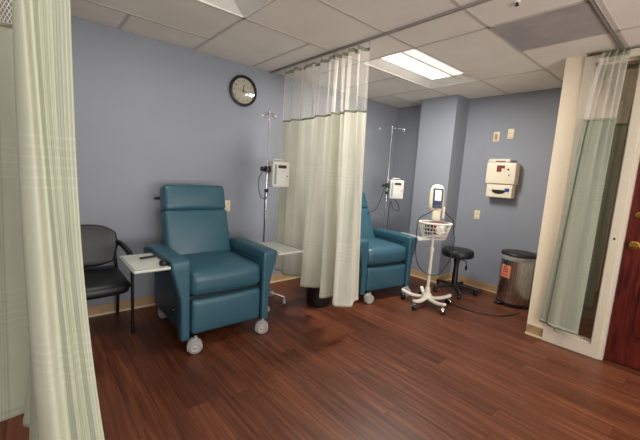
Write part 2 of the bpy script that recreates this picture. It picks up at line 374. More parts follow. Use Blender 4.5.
# ------------------------------------------------------------------ ceiling fixtures, vent, rails
def fixture(x0, x1, y0, y1, lens, label, watts=30):
    """recessed troffer: sloped white reflectors up in the recess, lamp basket flush with the ceiling"""
    t = thing('ceiling_light', label, 'ceiling light', ((x0 + x1) / 2, (y0 + y1) / 2, H))
    a, b = (x1 - x0) / 2, (y1 - y0) / 2; d = 0.075
    if b > a: swap = True; a, b = b, a
    else: swap = False
    ia, ib = a - 0.20, b - 0.14
    root = t
    v = [(-a, -b, 0), (a, -b, 0), (a, b, 0), (-a, b, 0), (-ia, -ib, d), (ia, -ib, d), (ia, ib, d), (-ia, ib, d)]
    f = [(0, 1, 5, 4), (1, 2, 6, 5), (2, 3, 7, 6), (3, 0, 4, 7), (4, 5, 6, 7)]
    sw = (lambda m: m) 
    parts = []
    rf = M().add(v, f).obj('reflector', 'refl', t, smooth=False); so = rf.modifiers.new('thick', 'SOLIDIFY'); so.thickness = .002; so.offset = -1; parts.append(rf)
    fm = M(); r = .014
    fm.box(-a, a, -b, -b + r, -.004, .003).box(-a, a, b - r, b, -.004, .003).box(-a, -a + r, -b, b, -.004, .003).box(a - r, a, -b, b, -.004, .003); parts.append(fm.obj('frame', 'refl', t))
    xa, xb = -a + .03, a - .31; ym, yn = -b + .155, b - .215
    parts.append(M().rbox(xa, xb, ym + .006, yn, .004, .05, r=.008, n=2).obj('lens', lens, t))
    parts.append(M().rbox(xa, xb, -b + .03, ym - .006, .004, .05, r=.008, n=2).obj('lens', 'lensb' if lens == 'lens' else lens, t))
    parts.append(M().box(xa, xb, ym - .007, ym + .007, -.002, .05).obj('divider', 'grid', t))
    parts.append(M().box(xb, xb + .012, -b + .03, yn, -.001, .052).box(xb, a - .06, ym - .02, ym + .02, .02, .05).obj('end_bracket', 'refl', t))
    lamp = area('lamp', (0, 0, 0), (0, 0, -1), xb - xa - .02, yn - ym - .02, watts, (1.0, .95, .87)); lamp.parent = t
    lamp.location = ((xa + xb) / 2, (ym + yn) / 2, .0); lamp.rotation_euler = (0, 0, 0); parts.append(lamp)
    if swap:
        for p in parts: p.location = Matrix.Rotation(PI / 2, 3, 'Z') @ p.location; p.rotation_euler.z += PI / 2
    return t
fixture(*FIX[0], 'lens', 'recessed light with two bright lenses above the second bay, near the pillar', LIGHT_VISIBLE)
fixture(*FIX[1], 'lens2', 'recessed ceiling light over the first bay, at the top edge of the photo', LIGHT_FRONT)
fixture(*FIX[2], 'lens2', 'recessed ceiling light behind the camera, near the left wall', LIGHT_FRONT * .6)
fixture(*FIX[3], 'lens2', 'recessed ceiling light behind the camera, near the mahogany door', LIGHT_FRONT * 2)
fixture(*FIX[4], 'lens3', 'warm ceiling light in the hallway behind the glass sidelight', LIGHT_HALL)
M().box(2.517, 3.085, .617, 1.198, H - .006, H + .002).obj('ceiling_vent', 'vent', smooth=False)
vt = bpy.data.objects['ceiling_vent']; tag(vt, 'square dark grey air return panel set flush in the ceiling', 'vent')
spr = thing('ceiling_sprinkler', 'tiny dark sprinkler head in the ceiling near the top edge of the photo', 'sprinkler', (2.272, .945, H))
M().lathe([(0, 0), (.02, 0), (.018, -.004), (0, -.005)], 20).obj('escutcheon', 'refl', spr); M().lathe([(0, -.003), (.008, -.005), (.007, -.016), (.013, -.018), (.013, -.02), (0, -.021)], 12).obj('sprinkler_head', 'blackm', spr)
def rail(label, x0, x1, y0, y1, seg=None):
    mm = M(); w_ = .010; zt, zb = H - .003, H - .017
    pts = seg or [(x0, y0), (x1, y1)]
    for (a, b), (c, d) in zip(pts[:-1], pts[1:]):
        dv = Vector((c - a, d - b, 0)); L = dv.length; mt = Matrix.Translation((a, b, 0)) @ Matrix.Rotation(math.atan2(dv.y, dv.x), 4, 'Z')
        mm.box(0, L, -w_, w_, zt - .003, zt, mt); mm.box(0, L, -w_, -w_ + .003, zb, zt, mt); mm.box(0, L, w_ - .003, w_, zb, zt, mt)
        mm.box(0, L, -w_, -w_ + .008, zb, zb + .003, mt); mm.box(0, L, w_ - .008, w_, zb, zb + .003, mt)
    o = mm.obj('curtain_rail', 'rail', smooth=False); return tag(o, label, 'curtain rail')
rail('straight metal curtain rail across the ceiling between the two recliner bays', 2.112, 2.112, -2.2, YB - .002)
rail('metal curtain rail running to the cream partition beside the sidelight', 1.2, XP - .03, .628, .628)
rail('metal curtain rail above the left curtain', 0, 0, 0, 0, [(-.02, 0.2), (-.02, 3.40)])

# ------------------------------------------------------------------ curtains
def curtain(label, top, bot, zt, zs, zb, cloth='cloth', net='net', sub=7, cat='curtain', rows=14, tape='tape', hooks=0, scallop=0.0, flare=1.0, seams=(), zs0=0, align=None):
    """hung cloth: plan polylines at the top (under the rail) and at the hem; upper part is net, lower part cloth"""
    T = catmull([(x, y, 0) for x, y in top], sub); B = catmull([(x, y, 0) for x, y in bot], sub); n = len(T)
    L = [0]
    for i in range(1, n): L.append(L[-1] + max((B[i] - B[i - 1]).length, (T[i] - T[i - 1]).length))
    if align: L = [x - L[-1] + .27 * 20 + align for x in L]
    cxx = sum(p.x for p in T) / n; cyy = sum(p.y for p in T) / n
    root = thing('privacy_curtain', label, cat, (cxx, cyy, zb))
    o3 = Vector((cxx, cyy, zb))
    def sheet(za, zc, nr, off=0.0):
        V = []; UV = []; F = []
        for j in range(nr + 1):
            z = za + (zc - za) * j / nr; k = (zt - z) / (zt - zb); k = k ** flare
            for i in range(n):
                p = T[i].lerp(B[i], k); zz = z
                if scallop and z > zt - .08: zz = z - scallop * abs(math.sin(L[i] / .17 * PI)) * max(0, 1 - (zt - z) / .08)
                # small irregular drift of the folds
                p = p + Vector((math.sin(L[i] * 23 + z * 3.1), math.cos(L[i] * 19 + z * 2.3), 0)) * 0.004
                V.append(Vector((p.x, p.y, zz)) - o3); UV.append((L[i], z))
        for j in range(nr):
            for i in range(n - 1): a = j * n + i; F.append((a, a + 1, a + n + 1, a + n))
        return V, F, UV
    V, F, UV = sheet(zs, zb, rows); M().add(V, F).obj('cloth_panel', cloth, root, uvs=UV, angle=180)
    V, F, UV = sheet(zt - .02, zs, 8); M().add(V, F).obj('net_panel', net, root, uvs=UV, angle=180)
    V, F, UV = sheet(zt, zt - .035, 2); tp = M().add(V, F).obj('header_tape', tape, root, uvs=UV, angle=180)
    V, F, UV = sheet(zs + .006, zs - .012, 1); ob = M().add(V, F).obj('seam_band', tape, root, uvs=UV, angle=180)
    V, F, UV = sheet(zb + .03, zb, 1); hm = M().add(V, F).obj('hem', cloth, root, uvs=UV, angle=180)
    for ob in (tp, ob, hm):
        so = ob.modifiers.new('thick', 'SOLIDIFY'); so.thickness = .003; so.offset = 0
    for us in seams:        # narrow stitched strips where the net widths join
        i = min(range(n), key=lambda q: abs(L[q] - us)); i2 = min(i + 1, n - 1); i = max(0, i2 - 1); V = []
        for j in range(9):
            z = zt - .02 + (zs - zt + .02) * j / 8; k = ((zt - z) / (zt - zb)) ** flare
            for q, tt in ((i, -.25), (i2, 1.3)):
                p = T[i].lerp(B[i], k).lerp(T[i2].lerp(B[i2], k), tt) + Vector((math.sin(L[q] * 23 + z * 3.1), math.cos(L[q] * 19 + z * 2.3), 0)) * 0.004; d_ = .003
                V.append((p.x - cxx - d_, p.y - cyy, z - zb))
        M().add(V, [(2 * j, 2 * j + 1, 2 * j + 3, 2 * j + 2) for j in range(8)]).obj('net_seam', 'tissue', root)
    if hooks:
        for h in range(hooks):
            i = int((n - 1) * h / max(1, hooks - 1)); q = T[i] - Vector((cxx, cyy, 0))
            M().tube([(q.x, q.y, H - .028 - zb), (q.x, q.y, zt - .008 - zb)], .0035, 6).obj('hook', 'chrome', root)
    return root

# middle curtain between the bays
top = [(2.112, 3.13), (2.10, 3.10), (2.135, 3.02), (2.09, 2.93), (2.140, 2.84), (2.09, 2.73), (2.140, 2.62), (2.09, 2.52), (2.145, 2.44), (2.075, 2.395), (2.15, 2.35), (2.07, 2.31), (2.155, 2.27), (2.07, 2.23), (2.155, 2.19), (2.07, 2.15), (2.15, 2.10), (2.08, 2.05), (2.14, 2.0), (2.112, 1.965)]
bot = [(2.14, 3.13), (2.07, 3.08), (2.12, 2.99), (2.04, 2.90), (2.12, 2.80), (2.20, 2.70), (2.07, 2.60), (1.97, 2.50), (2.04, 2.42), (2.12, 2.34), (2.01, 2.24), (1.925, 2.16), (2.02, 2.13), (2.09, 2.12), (2.0, 2.05), (1.92, 1.98), (1.95, 1.91), (2.03, 1.87), (2.13, 1.94), (2.19, 1.945)]
curtain('cream and sage privacy curtain with net top hanging between the two recliners', top, bot, 2.40, 1.885, .27, net='nett', hooks=9, scallop=.02, seams=(0.0, .2, .42, .66, .86, 1.3), zs0=1.90)
# near curtain at the left edge: bunched end
top = [(-.42, 2.12), (-.30, 2.04), (-.22, 2.08), (-.12, 1.99), (-.018, 1.985), (.03, 1.90), (.06, 1.80), (.03, 1.68), (.07, 1.60), (.03, 1.50), (.0, 1.40), (-.012, 1.34), (.012, 1.30), (.034, 1.335), (.054, 1.315), (.075, 1.335), (.097, 1.32), (.117, 1.31)]
bot = [(-.52, 2.0), (-.38, 1.86), (-.28, 1.90), (-.16, 1.78), (-.03, 1.775), (-.025, 1.74), (-.05, 1.70), (-.02, 1.66), (.008, 1.64), (-.02, 1.52), (-.03, 1.40), (.015, 1.30), (.06, 1.26), (.085, 1.29), (.11, 1.255), (.135, 1.28), (.158, 1.25), (.182, 1.255)]
curtain('tall pale sage curtain bunched at the left edge of the photo, close to the camera', top, bot, 2.40, 1.88, .28, cloth='clothl', net='netc', hooks=6, rows=24, flare=3.0, align=.135)
# right curtain, pushed to the wall in front of the sidelight
top = [(3.38, .725), (3.40, .70), (3.42, .725), (3.385, .68), (3.42, .69), (3.38, .64), (3.42, .655), (3.40, .60), (3.43, .62), (3.425, .575), (3.45, .585)]
bot = [(3.445, .89), (3.42, .86), (3.43, .82), (3.40, .80), (3.385, .76), (3.395, .71), (3.38, .66), (3.39, .62), (3.40, .60), (3.43, .62), (3.45, .67)]
bot = [(3.44, .885), (3.425, .855), (3.44, .83), (3.405, .81), (3.385, .77), (3.39, .73), (3.375, .69), (3.38, .655), (3.385, .62), (3.41, .60), (3.445, .62)]
curtain('sage green privacy curtain pushed against the cream partition in front of the sidelight', top, bot, 2.40, 1.905, .17, cloth='clothg', hooks=5, sub=8, flare=.6)
# curtain on the far side of the sidelight glass
top = [(3.66, .66), (3.68, .63), (3.66, .60), (3.685, .575), (3.665, .545)]
curtain('narrow sage curtain seen through the glass of the sidelight', top, [(x, y + .03) for x, y in top], 2.36, 1.90, .33, cloth='clothg', sub=6)

# ------------------------------------------------------------------ wall clock
ck = thing('wall_clock', 'round black-rimmed analogue clock on the blue-grey wall', 'clock', (1.78, YB, 2.168)); RY = Matrix.Rotation(PI / 2, 4, 'X')
M().lathe([(.128, .004), (.150, 0.0), (.158, .012), (.154, .030), (.140, .034), (.128, .022), (.128, .004)], 48, RY, cap=False).obj('rim', 'rim', ck)
M().lathe([(0, .004), (.130, .004), (.130, .012), (0, .012)], 48, RY).obj('clock_face', 'face', ck)
for hh in range(1, 13):
    cu = bpy.data.curves.new('numeral', 'FONT'); cu.body = str(hh); cu.size = .034; cu.align_x = 'CENTER'; cu.align_y = 'CENTER'; cu.extrude = .0005
    tmp = bpy.data.objects.new('numeral_source', cu); COL.objects.link(tmp); bpy.context.view_layer.update()
    me = bpy.data.meshes.new_from_object(tmp.evaluated_get(bpy.context.evaluated_depsgraph_get())); bpy.data.objects.remove(tmp)
    me.materials.clear(); me.materials.append(MT['dark'])
    o = bpy.data.objects.new('numeral', me); COL.objects.link(o); o.parent = ck; a = PI / 2 - hh * PI / 6
    o.location = (.102 * math.cos(a), -.0135, .102 * math.sin(a)); o.rotation_euler = (PI / 2, 0, 0)
def hand(name, ang, L, w_, y):
    mt = Matrix.Rotation(-ang, 4, 'Y').inverted() if False else Matrix.Rotation(ang, 4, 'Y')
    M().box(-w_ / 2, w_ / 2, y - .0015, y, -.018, L, mt).obj(name, 'dark', ck)
hand('hour_hand', math.radians(6), .07, .007, -.015); hand('minute_hand', math.radians(104), .098, .005, -.018); hand('second_hand', math.radians(268), .085, .002, -.0205)
M().lathe([(0, .012), (.007, .012), (.007, .022), (0, .022)], 12, RY).obj('hub', 'dark', ck)
M().lathe([(0, .029), (.09, .030), (.139, .028), (.139, .026), (0, .027)], 40, RY).obj('clock_glass', 'glass', ck)

# ------------------------------------------------------------------ outlets and switch plates
def plate(name, label, cat, loc, rz, kind, group=None, s=1.0):
    t = thing(name, label, cat, loc, rz); M().rbox(-.037 * s, .037 * s, -.007, 0, -.06 * s, .06 * s, r=.004, n=2).obj('cover_plate', 'ivory', t)
    if kind == 'outlet':
        for z in (-.026, .026):
            so = M().rbox(-.018, .018, -.011, -.004, z - .016, z + .016, r=.004, n=2).obj('socket', 'cream_dev', t)
            M().box(-.009, -.006, -.0125, -.01, z - .003, z + .010).box(.006, .009, -.0125, -.01, z - .003, z + .009).box(-.003, .003, -.0125, -.01, z - .012, z - .007).obj('slot', 'dark', so)
    elif kind == 'switch':
        M().rbox(-.017, .017, -.012, -.004, -.034, .034, r=.003, n=1).obj('rocker', 'base', t); M().lathe([(0, 0), (.004, 0), (.004, .001), (0, .001)], 8, Matrix.Translation((0, -.008, .048)) @ RY).obj('screw', 'chrome', t)
    else:
        for z in (-.042, .042): M().lathe([(0, 0), (.004, 0), (.004, .0015), (0, .0015)], 8, Matrix.Translation((0, -.007, z)) @ RY).obj('screw', 'chrome', t)
    return t
plate('wall_outlet', 'cream duplex outlet on the back wall beside the first recliner backrest', 'outlet', (1.634, YB, .957), 0, 'outlet')
plate('wall_outlet', 'cream outlet low on the right wall between pillar and sharps box', 'outlet', (XR, 2.014, .95), -PI / 2, 'outlet')
plate('wall_switch', 'ivory wall control plate above the sharps box, left of the pair', 'wall plate', (XR, 1.893, 1.94), -PI / 2, 'switch')
plate('blank_wall_plate', 'ivory blank wall plate above the sharps box, right of the pair', 'wall plate', (XR, 1.728, 1.967), -PI / 2, 'blank')

# ------------------------------------------------------------------ sharps container
sb = thing('sharps_container', 'beige wall-mounted sharps disposal box with a lower hatch', 'sharps box', (XR, 1.74, 1.2), -PI / 2)
M().rbox(-.168, .168, -.13, 0, .165, .42, r=.012, n=3).obj('cabinet', 'cream_dev', sb)
lw = M().rbox(-.150, .150, -.115, 0, 0, .163, r=.012, n=3).obj('lower_hatch', 'cream_dev', sb)
hd = []
for i in range(13):
    a = PI * i / 12; hd.append((-.085 * math.cos(a), -.12, .095 - .05 * math.sin(a)))
M().add([(x, y, z) for (x, y, z) in hd] + [(x, -.112, z) for (x, _, z) in hd], [tuple(range(13)), tuple(reversed(range(13, 26)))] + [(i, i + 1, 14 + i, 13 + i) for i in range(12)] + [(12, 0, 13, 25)]).obj('finger_recess', 'black', lw, smooth=False)
M().rbox(-.115, -.07, -.122, -.11, .082, .118, r=.004, n=1).obj('catch', 'tissue', lw); M().rbox(.07, .118, -.122, -.11, .078, .118, r=.004, n=1).obj('catch', 'blue', lw)
lb = M().box(-.045, .045, -.1325, -.128, .31, .385).obj('warning_label', 'redk', sb, smooth=False)
M().box(.012, .045, -.134, -.131, .308, .35).obj('label_corner', 'cream_dev', lb, smooth=False)
M().lathe([(0, 0), (.011, 0), (.009, .012), (0, .013)], 14, Matrix.Translation((.085, -.128, .34)) @ RY).obj('lock', 'blackm', sb)
M().lathe([(0, 0), (.012, 0), (.01, .01), (0, .011)], 14, Matrix.Translation((.10, -.128, .275)) @ RY).obj('lock', 'chrome', sb)
bx = thing('clear_tray', 'small clear plastic tray with red print lying on top of the sharps box', 'tray', (XR - .07, 1.77, 1.621), -PI / 2)
M().rbox(-.13, .12, -.055, .05, 0, .035, r=.008, n=2).obj('tray_body', 'clear', bx); M().box(-.04, .07, -.0565, -.054, .006, .018).obj('print', 'redk', bx)
M().rbox(-.12, .14, -.05, .045, .0355, .043, r=.003, n=1).obj('tray_lid', 'clear', bx)

# ------------------------------------------------------------------ casters
def caster(x, y, R, parent, wheel='rubber', fork='rubber', yaw=0, twin=True, top=None):
    """swivel caster touching z=0, twin wheels with a hood"""
    c = M(); mt = Matrix.Translation((x, y, 0)) @ Matrix.Rotation(yaw, 4, 'Z'); ra = mt @ Matrix.Translation((0, 0, R)) @ Matrix.Rotation(PI / 2, 4, 'Y')
    w_ = R * .27
    for s in ((-1, 1) if twin else (0,)):
        c.lathe([(0, -w_), (R * .55, -w_), (R * .62, -w_ * .8), (R * .9, -w_ * .8), (R, -w_ * .4), (R, w_ * .4), (R * .9, w_ * .8), (R * .62, w_ * .8), (R * .55, w_), (0, w_)], 24, ra @ Matrix.Translation((0, 0, s * w_ * 1.25)))
    o = c.obj('caster', wheel, parent)
    if R > .05:
        for s in (-1, 1):
            M().lathe([(0, w_ * .16), (R * .2, w_ * .16), (R * .24, w_ * .04), (R * .44, w_ * .04), (R * .48, w_ * .14), (R * .60, w_ * .14), (R * .60, -w_ * .1)], 24, ra @ Matrix.Translation((0, 0, s * w_ * 2.25)) @ Matrix.Rotation(0 if s > 0 else PI, 4, 'X')).obj('wheel_hub', 'rail', o)
    h = M(); tp = top or R * 2.6
    n = 10; V = []; F = []
    for i in range(n + 1):
        a = -.3 + (PI * .75) * i / n
        for s in (-1, 1): V.append(mt @ Vector((s * w_ * .9 * (2.3 if twin else 1.5), R * 1.08 * math.sin(a) * -1 + 0, R + R * 1.08 * math.cos(a))))
    for i in range(n): F.append((2 * i, 2 * i + 1, 2 * i + 3, 2 * i + 2))
    h.add(V, F); h.tube([mt @ Vector((0, R * .1, R * 1.9)), mt @ Vector((0, R * .1, tp))], R * .22, 10)
    h.rbox(x - w_ * .3, x + w_ * .3, y - R * .2, y + R * .2, R, R * 1.9, r=.002, n=1)
    ho = h.obj('caster_fork', fork, o); so = ho.modifiers.new('thick', 'SOLIDIFY'); so.thickness = .003
    return o

# ------------------------------------------------------------------ recliner (front faces -Y; origin below the front edge centre)
def recliner(label, loc, rz, tilt=-15, xr=.712):
    t = thing('medical_recliner', label, 'recliner', loc, rz)
    # arms: flared padded cap, thin front post, side panel
    for s in (-1, 1):
        def capfn(p, s=s):
            y = p.y; q = Vector(p)
            q.z += -0.012 * max(0, (0.07 - y) / .07) ** 2 * (1 if y < .07 else 0) - .05 * max(0, (y - .55) / .22) ** 2
            return q
        a = M().rbox(min(s * .30, s * .435), max(s * .30, s * .435), 0.0, .76, .60, .695, r=.026, n=8, bulge=(0, 0, .006), fn=capfn); a.obj('arm_pad', 'vinyl', t)
        def pf(p, s=s):
            k = max(0, (p.z - .35) / .28); q = Vector(p)
            if s * q.x > .335: q.x += s * .068 * min(1, k) ** 1.3
            return q
        po = M().rbox(min(s * .301, s * .368), max(s * .301, s * .368), -.002, .09, .085, .690, r=.02, n=10, fn=pf); po.obj('arm_front', 'vinyl', t)
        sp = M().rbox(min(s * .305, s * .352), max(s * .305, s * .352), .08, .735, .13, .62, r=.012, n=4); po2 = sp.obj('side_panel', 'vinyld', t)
        M().rbox(min(s * .352, s * .372), max(s * .352, s * .372), .12, .60, .57, .60, r=.004, n=1).obj('tray_rail', 'blackm', t)
        M().lathe([(0, 0), (.02, 0), (.017, .02), (0, .022)], 14, Matrix.Translation((s * .35, .20, .265)) @ Matrix.Rotation(s * PI / 2, 4, 'Y')).tube([(s * .362, .20, .265), (s * .375, .215, .22)], .008, 8).obj('release_lever', 'black', t)
    # seat cushion with rolled front
    M().rbox(-.299, .299, .010, .62, .395, .588, r=.06, n=8, bulge=(0, .016, .022)).obj('seat', 'vinyl', t)
    # foot panel below
    M().rbox(-.288, .288, .006, .085, .112, .380, r=.028, n=8, bulge=(0, .012, 0)).obj('footrest', 'vinyl', t)
    M().box(-.30, .30, .05, .72, .12, .40).obj('base_frame', 'black', t)
    M().tube([(-.27, .06, .115), (.27, .06, .115)], .012, 8).tube([(-.25, .1, .12), (-.25, .68, .12)], .012, 8).tube([(.25, .1, .12), (.25, .68, .12)], .012, 8).obj('under_bar', 'blackm', t)
    # backrest, leaning back
    lean = Matrix.Translation((0, .60, .50)) @ Matrix.Rotation(math.radians(tilt), 4, 'X')
    def taper(p):
        k = max(0, p.z) / .70; q = Vector(p); q.x *= 1.0 - .05 * k
        q.y -= .012 * math.sin(min(1, k) * PI) * 0
        return lean @ q
    b = M().rbox(-.295, .295, -.055, .085, -.06, .474, r=.028, n=10, bulge=(.0, .028, 0), fn=taper).obj('backrest', 'vinyl', t)
    M().rbox(-.292, .292, -.058, .095, .468, .700, r=.034, n=10, bulge=(0, .018, .004), fn=taper).obj('headrest', 'vinyl', b)
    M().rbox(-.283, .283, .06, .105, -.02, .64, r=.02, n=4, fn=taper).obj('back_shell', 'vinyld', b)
    M().tube([lean @ Vector(v) for v in ((-.292, .10, .60), (-.30, .16, .61), (.30, .16, .61), (.292, .10, .60))], .012, 8).obj('push_bar', 'black', b)
    # side trays on a swing bracket
    for s in (-1, 1):
        x0, x1 = (.44, .672) if s < 0 else (.44, xr)
        tb = M().rbox(min(s * x0, s * x1), max(s * x0, s * x1), -.012, .45, .642, .662, r=.009, n=2); tr = tb.obj('side_tray', 'tray', t)
        rim = []
        xa, xb = sorted((s * (x0 + .012), s * (x1 - .012)))
        for (px, py) in ((xa, .0), (xb, .0), (xb, .438), (xa, .438)): rim.append((px, py, .662))
        M().tube([rim[0], rim[1], rim[2], rim[3]], .004, 6, closed=True).obj('tray_rim', 'traye', tr)
        M().tube([(s * .372, .22, .585), (s * .42, .16, .59), (s * .47, .10, .625), (s * .55, .10, .634)], .011, 8).rbox(min(s * .45, s * .60), max(s * .45, s * .60), .06, .15, .632, .642, r=.003, n=1).obj('tray_bracket', 'blackm', tr)
        if s < 0: M().lathe([(0, 0), (.028, 0), (.031, .01), (.029, .03), (.018, .036), (0, .036)], 20, Matrix.Translation((s * .468, .06, .662))).obj('tray_knob', 'black', tr)
        if s < 0: M().tube([(s * .46, .30, .672), (s * .50, .29, .674), (s * .57, .27, .674)], .008, 8).obj('tray_latch', 'black', tr)
    for x, y in ((-.28, -.035), (.285, -.035), (-.285, .69), (.285, .69)):
        caster(x, y, .053, t, 'rubber', 'rubber', yaw=(-1.85 if y < .3 else .3) if x < 0 else (-2.15 if y < .3 else -.2), top=.125)
    return t
recliner('teal vinyl recliner with both side trays out, in full view in the first bay', (1.175, 2.375, 0), 0)
recliner('teal vinyl recliner partly hidden by the middle curtain in the second bay', (3.045, 2.29, 0), math.radians(-9), -25, .63)

# ------------------------------------------------------------------ black side chair
ch = thing('side_chair', 'black stacking armchair half hidden behind the left curtain', 'chair', (.335, 2.90, 0))
def sf(p):
    q = Vector(p); k = max(0, (-q.y + .12) / .14); q.z -= .02 * max(0, k) ** 2; q.y -= .035 * (1 - min(1, (q.x / .25)) ** 2) * (1 if q.y < .2 else 0); return q
M().rbox(-.255, .255, -.03, .42, .362, .455, r=.04, n=8, bulge=(0, 0, .01), fn=sf).obj('seat', 'blackv', ch)
n = 40; V = []; F = []
lean = Matrix.Translation((0, .40, .475)) @ Matrix.Rotation(math.radians(-10), 4, 'X')
def bshape(p):
    u = p.x / .252; v = (p.z - .175) / .175; q = Vector(p)
    # squarish shield outline: narrower and rounded at the top corners, narrower at the foot
    wv = (1 - .16 * max(0, -v)) * (1 - .05 * max(0, v)); q.x *= wv; q.z -= .075 * abs(u) ** 3.2 * (1 if v > 0 else -0.5) * abs(v); q.y += -.03 * u * u; return lean @ q
M().rbox(-.252, .252, -.022, .022, 0, .352, r=.021, n=10, bulge=(0, .008, 0), fn=bshape, k=4).obj('backrest', 'blackv', ch)
for s in (-1, 1):
    M().tube(catmull([(s * .272, .0, .0), (s * .272, .0, .30), (s * .272, .0, .55)], 4), .0125, 10).obj('leg', 'blackm', ch)
    M().tube(catmull([(s * .245, .45, .0), (s * .25, .43, .30), (s * .235, .425, .50), (s * .22, .46, .70)], 6), .0125, 10).obj('leg', 'blackm', ch)
    ap = catmull([(s * .272, -.002, .55), (s * .272, .01, .605), (s * .272, .08, .64), (s * .27, .2, .655), (s * .262, .33, .665), (s * .235, .43, .675)], 5)
    M().tube(ap, [.0135 + (.008 if 8 < i < 24 else 0) for i in range(len(ap))], 10).obj('armrest', 'black', ch)
M().tube([(-.272, .02, .39), (.272, .02, .39)], .01, 8).tube([(-.25, .43, .39), (.25, .43, .39)], .01, 8).tube([(-.272, .0, .39), (-.25, .43, .39)], .01, 8).tube([(.272, .0, .39), (.25, .43, .39)], .01, 8).obj('seat_frame', 'blackm', ch)

# ------------------------------------------------------------------ IV poles, pumps, cords
def ivpole(label, loc, rz, ht, legs, hookspan, wheel='rubber', hl=.075):
    t = thing('iv_pole', label, 'IV pole', loc, rz)
    M().tube([(0, 0, .10), (0, 0, 1.18)], .0078, 12).obj('lower_pole', 'chrome', t); M().tube([(0, 0, 1.15), (0, 0, ht)], .0055, 10).obj('upper_pole', 'chrome', t)
    M().lathe([(.011, 1.14), (.02, 1.145), (.02, 1.175), (.011, 1.18)], 14).lathe([(.0, .085), (.035, .09), (.035, .13), (.014, .15), (.0, .15)], 16).obj('collar', 'black', t)
    for a in hookspan:
        hk = [(0, 0, ht - .02)]; dx, dy = math.cos(a), math.sin(a)
        hk += [(dx * .04, dy * .04, ht - .022), (dx * hl * .85, dy * hl * .85, ht - .024), (dx * hl, dy * hl, ht - .04), (dx * hl * .9, dy * hl * .9, ht - .055), (dx * hl * .78, dy * hl * .78, ht - .045)]
        M().tube(catmull(hk, 4), .0045, 8).obj('hook', 'chrome', t)
    M().lathe([(0, ht + .012), (.012, ht + .006), (.012, ht - .035), (0, ht - .036)], 12).obj('top_cap', 'chrome', t)
    for a in legs:
        dx, dy = math.cos(a), math.sin(a)
        lg = M().tube([(dx * .02, dy * .02, .115), (dx * .13, dy * .13, .105), (dx * .225, dy * .225, .075)], .011, 8).obj('leg', 'chrome', t)
        caster(dx * .225, dy * .225, .03, lg, wheel, wheel, yaw=a, top=.075)
    return t
ivpole('chrome IV pole on a wheeled base between the first recliner and the curtain', (1.80, 2.90, 0), 0, 1.915, [math.radians(x) for x in (-38, 34, 106, 178, 250)], (0.0, PI, PI / 2, -PI / 2))
ivpole('chrome IV pole standing behind the second recliner', (3.70, 2.92, 0), 0, 2.03, [math.radians(x) for x in (-50, 22, 94, 166, 238)], (-.72, PI - .72), hl=.17)
def pump(label, loc, rz):
    t = thing('infusion_pump', label, 'infusion pump', loc, rz)
    b = M().rbox(.02, .205, -.085, .055, 0, .25, r=.014, n=3).obj('pump_body', 'pump', t)
    M().rbox(.075, .165, -.089, -.08, .185, .215, r=.003, n=1).obj('display_slot', 'black', b); M().rbox(.17, .182, -.089, -.08, .105, .117, r=.002, n=1).obj('start_button', 'blue', b)
    M().rbox(.035, .06, -.088, -.08, .03, .22, r=.003, n=1).obj('door_latch', 'traye', b); M().tube([(.05, -.02, .25), (.06, -.03, .27), (.15, -.03, .27), (.165, -.02, .25)], .006, 8).obj('carry_handle', 'pump', b)
    M().rbox(-.03, .025, -.045, .02, .14, .20, r=.008, n=2).tube([(-.025, -.01, .17), (-.06, -.02, .17)], .01, 8).lathe([(0, -.012), (.022, -.01), (.022, .01), (0, .012)], 12, Matrix.Translation((-.065, -.02, .17)) @ Matrix.Rotation(PI / 2, 4, 'Y')).obj('pole_clamp', 'black', t)
    return t
pump('pale grey infusion pump clamped to the IV pole left of the middle curtain', (1.80, 2.90, 1.20), math.radians(-6))
pump('pale grey infusion pump clamped to the IV pole behind the second recliner', (3.70, 2.92, 1.085), math.radians(-38))
def cord(name, label, cat, pts, r=.004, mat='black', sub=8):
    o = M().tube(catmull(pts, sub), r, 8).obj(name, mat); return tag(o, label, cat)
cord('power_cord', 'dark cord looping from the first infusion pump down its pole', 'cord', [(1.775, 2.86, 1.33), (1.73, 2.85, 1.35), (1.68, 2.85, 1.27), (1.70, 2.85, 1.12), (1.77, 2.86, 1.08), (1.79, 2.86, 1.15), (1.77, 2.87, 1.17), (1.765, 2.87, 1.0), (1.775, 2.88, .72), (1.76, 2.89, .45), (1.78, 2.87, .25)])
cord('infusion_tube', 'thin grey tube hanging below the first infusion pump', 'tube', [(1.88, 2.86, 1.19), (1.90, 2.86, 1.05), (1.88, 2.87, .85), (1.85, 2.88, .75), (1.84, 2.89, .6)], .003, 'rubber')
cord('power_cord', 'black cord looping left from the pump behind the second recliner', 'cord', [(3.66, 2.86, 1.22), (3.62, 2.84, 1.30), (3.56, 2.86, 1.20), (3.50, 2.86, 1.05), (3.46, 2.88, .95), (3.38, 2.92, .9), (3.34, 3.05, .84)])
cord('infusion_tube', 'dark tube hanging in a loop below the pump behind the second recliner', 'tube', [(3.72, 2.82, 1.10), (3.80, 2.80, 1.02), (3.82, 2.78, .93), (3.74, 2.82, .95), (3.70, 2.84, 1.05), (3.69, 2.85, .90), (3.69, 2.86, .65), (3.69, 2.87, .40)], .004)

